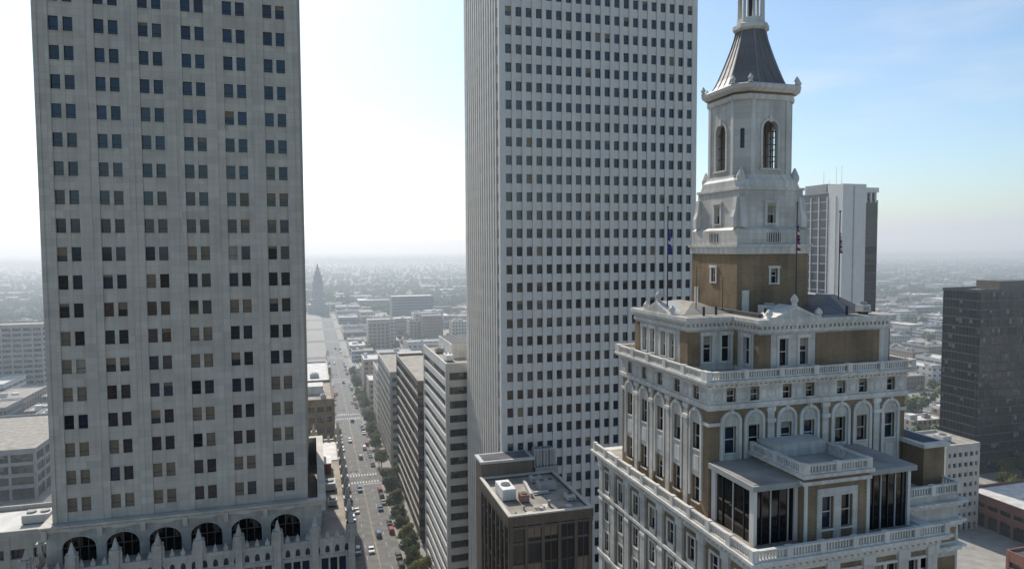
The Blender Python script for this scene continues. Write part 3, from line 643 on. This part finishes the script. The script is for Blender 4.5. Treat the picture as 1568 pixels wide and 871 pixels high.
# ================================================================ ground, roads
def sheet(name,x0,x1,y0,y1,z,mat):
    me=bpy.data.meshes.new(name);me.from_pydata([(x0,y0,z),(x1,y0,z),(x1,y1,z),(x0,y1,z)],[],[(0,1,2,3)]);me.materials.append(mat)
    o=bpy.data.objects.new(name,me);sc.collection.objects.link(o);return o
gm,nt,p=newmat('ground');tc=nt.nodes.new('ShaderNodeTexCoord');p.inputs['Roughness'].default_value=.95
n1=nt.nodes.new('ShaderNodeTexNoise');n1.inputs['Scale'].default_value=.006;n1.inputs['Detail'].default_value=10;n1.inputs['Roughness'].default_value=.65;lk(nt,tc.outputs['Object'],n1.inputs['Vector'])
cr=nt.nodes.new('ShaderNodeValToRGB');el_=cr.color_ramp.elements;el_[0].position=.36;el_[0].color=(.05,.07,.03,1);el_[1].position=.66;el_[1].color=(.25,.23,.19,1);e=el_.new(.5);e.color=(.10,.115,.06,1)
lk(nt,n1.outputs[0],cr.inputs[0]);lk(nt,cr.outputs[0],p.inputs['Base Color'])
sheet('ground',-30000,30000,-30000,30000,0,gm)
sheet('road',-700,800,-300,1075,.004,M['asphalt'])
av=[(-560,-548),(-444,-432),(-328,-316),(-212,-200),(-104,-92),(11.5,26.2),(126,138),(242,254),(356,368),(470,482),(584,596)]
cs_=[(-200,-186),(-70,-56),(79,94),(293,307)]+[(408+115*i,422+115*i) for i in range(6)]
b=B('pavement')
ux=[-700]+[q for a in av for q in a]+[800];vy=[-300]+[q for a in cs_ for q in a]+[1075]
blocks=[]
for i in range(0,len(ux),2):
    for j in range(0,len(vy),2):
        b.box('block','pave',ux[i],ux[i+1],vy[j],vy[j+1],.005,.13);blocks.append((ux[i],ux[i+1],vy[j],vy[j+1]))
b.done()
b=B('road_markings')
def mk(m,x0,x1,y0,y1): b.poly('paint',m,[(x0,y0,.008),(x1,y0,.008),(x1,y1,.008),(x0,y1,.008)],[(0,1,2,3)])
for j in range(0,len(vy),2):
    y0,y1=vy[j],vy[j+1]
    if y1<90: continue
    y0=max(y0,94)
    mk('yellow',18.6,18.7,y0,y1);mk('yellow',18.82,18.92,y0,y1)
    y=y0
    while y<y1-3: mk('mark',15.2,15.32,y,y+3);mk('mark',22.2,22.32,y,y+3);y+=9
    y=y0+6
    while y<y1-6: mk('mark',24.0,26.1,y,y+.1);mk('mark',11.6,13.6,y,y+.1);y+=7
    for yy in(y0-3.5,y1+1):
        x=11.9
        while x<25.8: mk('mark',x,x+.45,yy,yy+2.6);x+=1.2
    mk('mark',11.6,18.5,y0-.2,y0+.3);mk('mark',19,26,y1-.8,y1-.3)
for a in av:
    if a[0]==11.5: continue
    for j in range(0,len(vy),2): mk('yellow',(a[0]+a[1])/2-.1,(a[0]+a[1])/2+.1,vy[j],vy[j+1])
b.done()
# ================================================================ vehicles
def joinmesh(bb,name):
    me=bpy.data.meshes.new(name);V=[];F=[];mi=[];mats=[]
    for (pt,mt),(vv,ff) in bb.parts.items():
        o=len(V);V+=[tuple(q) for q in vv];F+=[tuple(i+o for i in q) for q in ff]
        if mt not in mats: mats.append(mt)
        mi+=[mats.index(mt)]*len(ff)
    me.from_pydata(V,[],F)
    for m in mats: me.materials.append(M[m])
    for q,i in zip(me.polygons,mi): q.material_index=i
    return me
def carmesh(mat,kind=0):
    bb=B('x');w=.92
    if kind==0: pr=[(-2.3,.35),(-2.3,.85),(-1.9,1.0),(-1.35,1.02),(-.85,1.45),(.55,1.47),(1.15,1.0),(2.05,.85),(2.3,.65),(2.3,.35)];gl=[(-1.22,1.04),(-.8,1.40),(.5,1.42),(1.02,1.03)]
    else: pr=[(-2.4,.4),(-2.4,1.1),(-2.25,1.7),(-1.9,1.82),(.5,1.82),(1.15,1.2),(2.2,1.05),(2.4,.8),(2.4,.4)];gl=[(-2.1,1.15),(-1.95,1.68),(.42,1.7),(.95,1.17)]
    n=len(pr)
    def ins(z): return w if z<1.03 else w-.16*(z-1.0)/.5
    v=[(-ins(z),x,z) for x,z in pr]+[(ins(z),x,z) for x,z in pr]
    bb.poly('body',mat,v,[tuple(range(n)),tuple(range(2*n-1,n-1,-1))]+[(i,(i+1)%n,(i+1)%n+n,i+n) for i in range(n)])
    for s in(-1,1):
        bb.poly('side','g_black',[(s*(ins(z)+.012),x,z) for x,z in gl],[(0,1,2,3)])
    (a,b_,c,d)=gl
    k=.7
    bb.poly('ws','g_black',[(-k,c[0]+.08,c[1]+.03),(k,c[0]+.08,c[1]+.03),(k+.08,d[0]+.13,d[1]+.04),(-k-.08,d[0]+.13,d[1]+.04)],[(0,1,2,3)])
    bb.poly('rw','g_black',[(-k,b_[0]-.08,b_[1]+.02),(k,b_[0]-.08,b_[1]+.02),(k+.08,a[0]-.12,a[1]+.04),(-k-.08,a[0]-.12,a[1]+.04)],[(0,1,2,3)])
    for sx in(-1,1):
        for yy in(-1.4,1.45):
            bb.loft('wheels','rubber',[[(sx*q,yy+.33*math.cos(t*.628),.33+.33*math.sin(t*.628)) for t in range(10)] for q in(.7,.95)])
            bb.loft('hubs','ltgrey',[[(sx*q,yy+.18*math.cos(t*.628),.33+.18*math.sin(t*.628)) for t in range(10)] for q in(.95,.965)])
        bb.box('lights','flagred',sx*.6-.18,sx*.6+.18,-2.33 if kind==0 else -2.43,-2.28,.7,.85);bb.box('headlights','white',sx*.6-.18,sx*.6+.18,2.25,2.33 if kind==0 else 2.43,.62,.75)
    return joinmesh(bb,'car')
CM=[carmesh('car%d'%i,k) for i in range(5) for k in(0,1)]
def putcar(x,y,r=0,name='parked_car',z=.01):
    o=bpy.data.objects.new(name,random.choice(CM));sc.collection.objects.link(o);o.location=(x,y,z);o.rotation_euler=(0,0,r)
y=100
while y<700:
    if not any(a-8<y<c+8 for a,c in cs_):
        if random.random()<.7: putcar(25.05,y)
        if random.random()<.35: putcar(12.65,y,math.pi)
    y+=7
for x,yy,r in((20.4,238,0),(23.3,262,0),(17.1,285,1),(20.4,330,0),(14.4,262,1),(17.0,360,1),(20.5,402,0),(23.2,450,0),(14.3,480,1),(20.6,520,0),(17,610,1),(20.4,700,0),(16.9,226,1),(23.2,345,0)):
    putcar(x,yy,math.pi*r,'car')
for lot in((-95,-45,210,285),(255,330,310,400),(140,200,430,520),(-90,-50,430,500),(60,120,440,515),(256,350,120,158)):
    x=lot[0]+3
    while x<lot[1]:
        yy=lot[2]
        while yy<lot[3]:
            if random.random()<.35: putcar(x,yy,0,'parked_car',.14)
            yy+=6.5 if int(yy)%2 else 9
        x+=2.8
# ================================================================ trees
def treemesh(name,R,H,nleaf,ls,trunk=True,blobs=9,lowz=.38,L1='leaf',L2='leaf2'):
    bb=B('t')
    if trunk:
        bb.loft('trunk','bark',[[(r*math.cos(t*1.047)+dx,r*math.sin(t*1.047),z) for t in range(6)] for r,z,dx in((.25,0,0),(.18,H*.3,.05),(.1,H*.7,.12))])
        for k in range(6):
            a=k*1.05+random.random();r=R*.6;p0=Vector((.05,0,H*(.22+.04*k)));p1=Vector((r*math.cos(a),r*math.sin(a),H*(.45+.06*k)))
            bb.loft('limbs','bark',[[p0+Vector(q)*.09 for q in((1,0,0),(-.5,.8,0),(-.5,-.8,0))],[p1+Vector(q)*.03 for q in((1,0,0),(-.5,.8,0),(-.5,-.8,0))]])
    cl=[]
    for k in range(blobs):
        a=k*2.4+random.random();rr=R*math.sqrt((k+.5)/blobs)*.72;cl.append((Vector((rr*math.cos(a),rr*math.sin(a),H*random.uniform(lowz,.85))),R*random.uniform(.34,.52)))
    for i in range(nleaf):
        ci=random.randrange(blobs);c,r=cl[ci]
        d=Vector((random.gauss(0,1),random.gauss(0,1),random.gauss(0,1))).normalized()*r*random.uniform(.4,1.08)
        p=c+d;n=(d.normalized()+Vector((random.uniform(-.7,.7),random.uniform(-.7,.7),random.uniform(-.3,.9)))).normalized()
        t=n.orthogonal().normalized();t.rotate(Matrix.Rotation(random.random()*6.28,3,n));s=n.cross(t);q=ls*random.uniform(.6,1.3)
        bb.poly('leaves',L1 if ci%3 else L2,[p-t*q,p+s*q*.6,p+t*q,p-s*q*.6],[(0,1,2,3)])
    return joinmesh(bb,name)
TM=[treemesh('street_tree',3.5,8,2600,.34,True,13) for _ in range(4)]
def puttree(x,y,s=1):
    o=bpy.data.objects.new('street_tree',random.choice(TM));sc.collection.objects.link(o);o.location=(x,y,.1);o.rotation_euler=(0,0,random.random()*6.28);o.scale=(s,s,s*random.uniform(.9,1.1))
y=150
while y<560:
    if not any(a-4<y<c+4 for a,c in cs_):
        if random.random()<.85: puttree(28.8+random.uniform(-.4,.4),y,random.uniform(.85,1.15))
        if y>170 and random.random()<.45: puttree(9.3,y,random.uniform(.7,1.0))
    y+=random.uniform(8,11)
for i in range(18): puttree(random.uniform(-100,-38),random.uniform(165,205),random.uniform(1,1.7))
for i in range(26): puttree(random.uniform(256,330),random.uniform(194,222),random.uniform(1,1.6))
for i in range(12): puttree(random.uniform(30,60),random.uniform(289,292),1)
# ================================================================ street furniture
bb=B('l');bb.cyl('pole','darkmet',0,0,0,8,.11,.07,8);bb.cyl('base','darkmet',0,0,0,.6,.2,.16,8);bb.box('arm','darkmet',-2,0,-.04,.04,7.8,7.9);bb.box('head','grey',-2.5,-1.8,-.14,.14,7.72,7.88)
lm=joinmesh(bb,'street_lamp')
for i,y in enumerate(range(110,640,32)):
    for x,r in((27,0),(10.7,math.pi)):
        o=bpy.data.objects.new('street_lamp',lm);sc.collection.objects.link(o);o.location=(x,y+4,.13);o.rotation_euler=(0,0,r)
bb=B('s');bb.cyl('pole','grey',0,0,0,6.4,.13,.1,8);bb.box('mast','grey',-6,0,-.06,.06,6.1,6.22)
for q in(-5.6,-3.4): bb.box('signal_head','yellow',q-.18,q+.18,-.16,.16,5.3,6.3);bb.box('lens','flagred',q-.1,q+.1,-.18,-.16,5.95,6.15)
sm=joinmesh(bb,'traffic_signal')
for a,c in cs_[3:7]:
    for x,y,r in((27,c+1,0),(10.6,a-1,math.pi)):
        o=bpy.data.objects.new('traffic_signal',sm);sc.collection.objects.link(o);o.location=(x,y,.13);o.rotation_euler=(0,0,r)
# ================================================================ filler city
occ=[(-40,60,-1000,290),(-38,8,290,380),(-105,-36,100,292),(-205,-104,310,385),(-265,-170,530,565),(30,70,290,410),(194,290,125,215),(215,255,245,290),(255,350,110,250),(-14,30,1075,1130),(-14,30,380,1080),(255,330,310,400),(140,200,430,520),(-90,-50,430,500),(60,120,440,515)]
def free(x0,x1,y0,y1): return not any(x0<o[1] and x1>o[0] and y0<o[3] and y1>o[2] for o in occ)
b=B('distant_city_buildings');placed=[]
def bld(x0,x1,y0,y1,h):
    fm='fac%d'%random.randrange(6);rm=random.choice(['roofwhite','gravel','gravel','ltgrey','roofdark','roofwhite','grey'])
    b.box('walls',fm,x0,x1,y0,y1,0,h);b.box('roofs',rm,x0+.4,x1-.4,y0+.4,y1-.4,h,h+.05)
    parapet(b,x0-.02,x1+.02,y0-.02,y1+.02,h+.003,.7,.4,random.choice(['ltgrey','cream','beige']))
    for k in range(random.randint(1,4)):
        cx=random.uniform(x0+2,x1-2);cy=random.uniform(y0+2,y1-2);s=random.uniform(1,2.6)
        b.box('roof_units',random.choice(['ltgrey','grey','white']),cx-s,cx+s,cy-s*.7,cy+s*.7,h+.06,h+random.uniform(1.2,3.2))
    placed.append((x0,x1,y0,y1))
for (bx0,bx1,by0,by1) in blocks:
    x=bx0+5
    while x<bx1-12:
        w=random.uniform(14,38);w=min(w,bx1-4-x)
        y=by0+4
        while y<by1-12:
            d=min(random.uniform(14,45),by1-4-y)
            if w>8 and d>8 and free(x-1,x+w+1,y-1,y+d+1):
                near=(-250<x<260 and 200<y<520)
                dens=.6 if y>700 or abs(x)>350 else .72
                if random.random()<dens:
                    h=random.choice([5,6,7,8,9,10,12,14]) if not near else random.choice([7,9,12,15,18,24])
                    if y<-40: h=random.choice([20,35,50,70])
                    if y>=-40 and y<100: h=min(h,12)
                    bld(x+1,x+w-1,y+1,y+d-1,h)
            y+=d+1
        x+=w+1
for i in range(1100):
    y=1080*math.exp(random.random()*1.35);x=random.uniform(-.75,1.35)*y if i%3 else random.uniform(.6,1.35)*y
    w=random.choice([10,12,14,18,25,40,60])*random.uniform(.8,1.2);d=w*random.uniform(.5,1)
    if free(x,x+w,y,y+d): bld(x,x+w,y,y+d,random.choice([4,4,5,6,7,8,10,14]))
for i in range(90):
    y=random.uniform(250,1050);x=random.uniform(810,1300) if y>600 else random.uniform(.9,1.4)*y+420
    w=random.uniform(16,50);d=w*random.uniform(.5,1)
    if free(x,x+w,y,y+d) and x>805: bld(x,x+w,y,y+d,random.choice([5,6,8,10]))
bld(99,153,900,930,36) ;bld(-330,-300,1300,1330,38);bld(700,740,1500,1530,30);bld(300,420,1000,1050,14)
for q in range(12):
    x=random.uniform(40,200);y=random.uniform(560,1000);w=random.uniform(18,34)
    if free(x,x+w,y,y+20): bld(x,x+w,y,y+20,random.uniform(18,32))
b.done()
def instancer(name,mesh,pts):
    V=[];F=[]
    for (x,y,s) in pts:
        a=random.random()*6.28;c,sn=math.cos(a)*s/2,math.sin(a)*s/2;o=len(V)
        V+=[(x-c+sn,y-sn-c,.1),(x+c+sn,y+sn-c,.1),(x+c-sn,y+sn+c,.1),(x-c-sn,y-sn+c,.1)];F.append((o,o+1,o+2,o+3))
    me=bpy.data.meshes.new(name);me.from_pydata(V,[],F);o=bpy.data.objects.new(name,me);sc.collection.objects.link(o)
    o.instance_type='FACES';o.use_instance_faces_scale=True;o.show_instancer_for_render=False;o.show_instancer_for_viewport=False
    c=bpy.data.objects.new('tree',mesh);sc.collection.objects.link(c);c.parent=o
cell={}
for p in placed:
    for gx in range(int(p[0]//20),int(p[1]//20)+1):
        for gy in range(int(p[2]//20),int(p[3]//20)+1): cell.setdefault((gx,gy),[]).append(p)
def clear(x,y,m=3):
    for dx in(-1,0,1):
        for dy in(-1,0,1):
            for p in cell.get((int(x//20)+dx,int(y//20)+dy),()):
                if p[0]-m<x<p[1]+m and p[2]-m<y<p[3]+m: return False
    return not any(o[0]<x<o[1] and o[2]<y<o[3] for o in occ)
def onroad(x,y): return y<1075 and (any(a-2<x<c+2 for a,c in av) or any(a-2<y<c+2 for a,c in cs_))
for vi in range(3):
    tmesh=treemesh('tree_mass_tree',4.8,10,300,1.05,True,9,.3,'leaf_far','leaf_far')
    pts=[]
    for i in range(1200):
        y=random.uniform(200,1075);x=random.uniform(-.75,1.35)*y
        if clear(x,y) and not onroad(x,y): pts.append((x,y,random.uniform(.5,1.1)))
    for i in range(6000):
        y=1075*math.exp(random.random()**1.1*1.5);x=random.uniform(-.8,1.4)*y
        if clear(x,y): pts.append((x,y,random.uniform(.7,1.4)))
    instancer('distant_trees',tmesh,pts)
    big=treemesh('grove',16,11,420,3.0,False,16,.38,'leaf_far','leaf_far')
    pts=[]
    for i in range(3500):
        y=4500*math.exp(random.random()*.9);x=random.uniform(-.8,1.4)*y;pts.append((x,y,random.uniform(1,2.2)))
    instancer('distant_tree_line',big,pts)
# ================================================================ light
EL=math.radians(42);AZ_=math.radians(-9)
w=bpy.data.worlds.new('World');sc.world=w;w.use_nodes=True;nt=w.node_tree
s=nt.nodes.new('ShaderNodeTexSky');s.sky_type='NISHITA';s.sun_disc=False
s.sun_elevation=EL;s.sun_rotation=AZ_;s.dust_density=1.2;s.air_density=1.0;s.ozone_density=2.0
mx=nt.nodes.new('ShaderNodeMix');mx.data_type='RGBA';mx.blend_type='MULTIPLY';mx.inputs[0].default_value=1;mx.inputs[7].default_value=(.92,1.02,1.05,1)
nt.links.new(s.outputs[0],mx.inputs[6])
tc=nt.nodes.new('ShaderNodeTexCoord')
# pale haze band low on the sky, brighter than the clear-air sky away from the sun
sz=nt.nodes.new('ShaderNodeSeparateXYZ');lk(nt,tc.outputs['Generated'],sz.inputs[0])
hz=nt.nodes.new('ShaderNodeMapRange');hz.interpolation_type='SMOOTHSTEP';hz.inputs[1].default_value=-.02;hz.inputs[2].default_value=.34;hz.inputs[3].default_value=1;hz.inputs[4].default_value=0;lk(nt,sz.outputs[2],hz.inputs[0])
hc=nt.nodes.new('ShaderNodeVectorMath');hc.operation='SCALE';hc.inputs[0].default_value=(4.3,5.0,5.35);lk(nt,hz.outputs[0],hc.inputs['Scale'])
hl=nt.nodes.new('ShaderNodeVectorMath');hl.operation='MAXIMUM';lk(nt,mx.outputs[2],hl.inputs[0]);lk(nt,hc.outputs[0],hl.inputs[1])
hm=nt.nodes.new('ShaderNodeMix');hm.data_type='RGBA';hm.inputs[0].default_value=.85;lk(nt,mx.outputs[2],hm.inputs[6]);lk(nt,hl.outputs[0],hm.inputs[7])
mp=nt.nodes.new('ShaderNodeMapping');mp.inputs['Scale'].default_value=(2.2,2.2,11);mp.inputs['Location'].default_value=(3.1,.7,0);lk(nt,tc.outputs['Generated'],mp.inputs[0])
cn=nt.nodes.new('ShaderNodeTexNoise');cn.inputs['Scale'].default_value=1.1;cn.inputs['Detail'].default_value=7;cn.inputs['Roughness'].default_value=.55;lk(nt,mp.outputs[0],cn.inputs['Vector'])
cr=nt.nodes.new('ShaderNodeMapRange');cr.interpolation_type='SMOOTHSTEP';cr.inputs[1].default_value=.52;cr.inputs[2].default_value=.8;cr.inputs[3].default_value=0;cr.inputs[4].default_value=.4;lk(nt,cn.outputs[0],cr.inputs[0])
cm=nt.nodes.new('ShaderNodeMix');cm.data_type='RGBA';cm.inputs[7].default_value=(6,6.2,6.3,1);lk(nt,cr.outputs[0],cm.inputs[0]);lk(nt,hm.outputs[2],cm.inputs[6])
nt.links.new(cm.outputs[2],nt.nodes['Background'].inputs[0]);nt.nodes['Background'].inputs[1].default_value=.15
L=bpy.data.lights.new('sun','SUN');L.energy=5;L.angle=math.radians(.5);L.color=(1,.95,.88);lo=bpy.data.objects.new('sun',L);sc.collection.objects.link(lo)
d=Vector((math.sin(AZ_)*math.cos(EL),math.cos(AZ_)*math.cos(EL),math.sin(EL)));lo.rotation_euler=d.to_track_quat('Z','Y').to_euler()
# atmospheric haze
vm=bpy.data.materials.new('haze');vm.use_nodes=True;n=vm.node_tree;n.nodes.clear()
o=n.nodes.new('ShaderNodeOutputMaterial');sv=n.nodes.new('ShaderNodeVolumeScatter');sv.inputs['Density'].default_value=1/2500;sv.inputs['Anisotropy'].default_value=.35;sv.inputs['Color'].default_value=(.84,.95,1,1)
n.links.new(sv.outputs[0],o.inputs['Volume'])
b=B('x');b.box('a','grey',-12000,16000,85,16000,-5,170);(V,F)=list(b.parts.values())[0]
me=bpy.data.meshes.new('haze');me.from_pydata(V,[],F);me.materials.append(vm);o=bpy.data.objects.new('haze',me);sc.collection.objects.link(o)
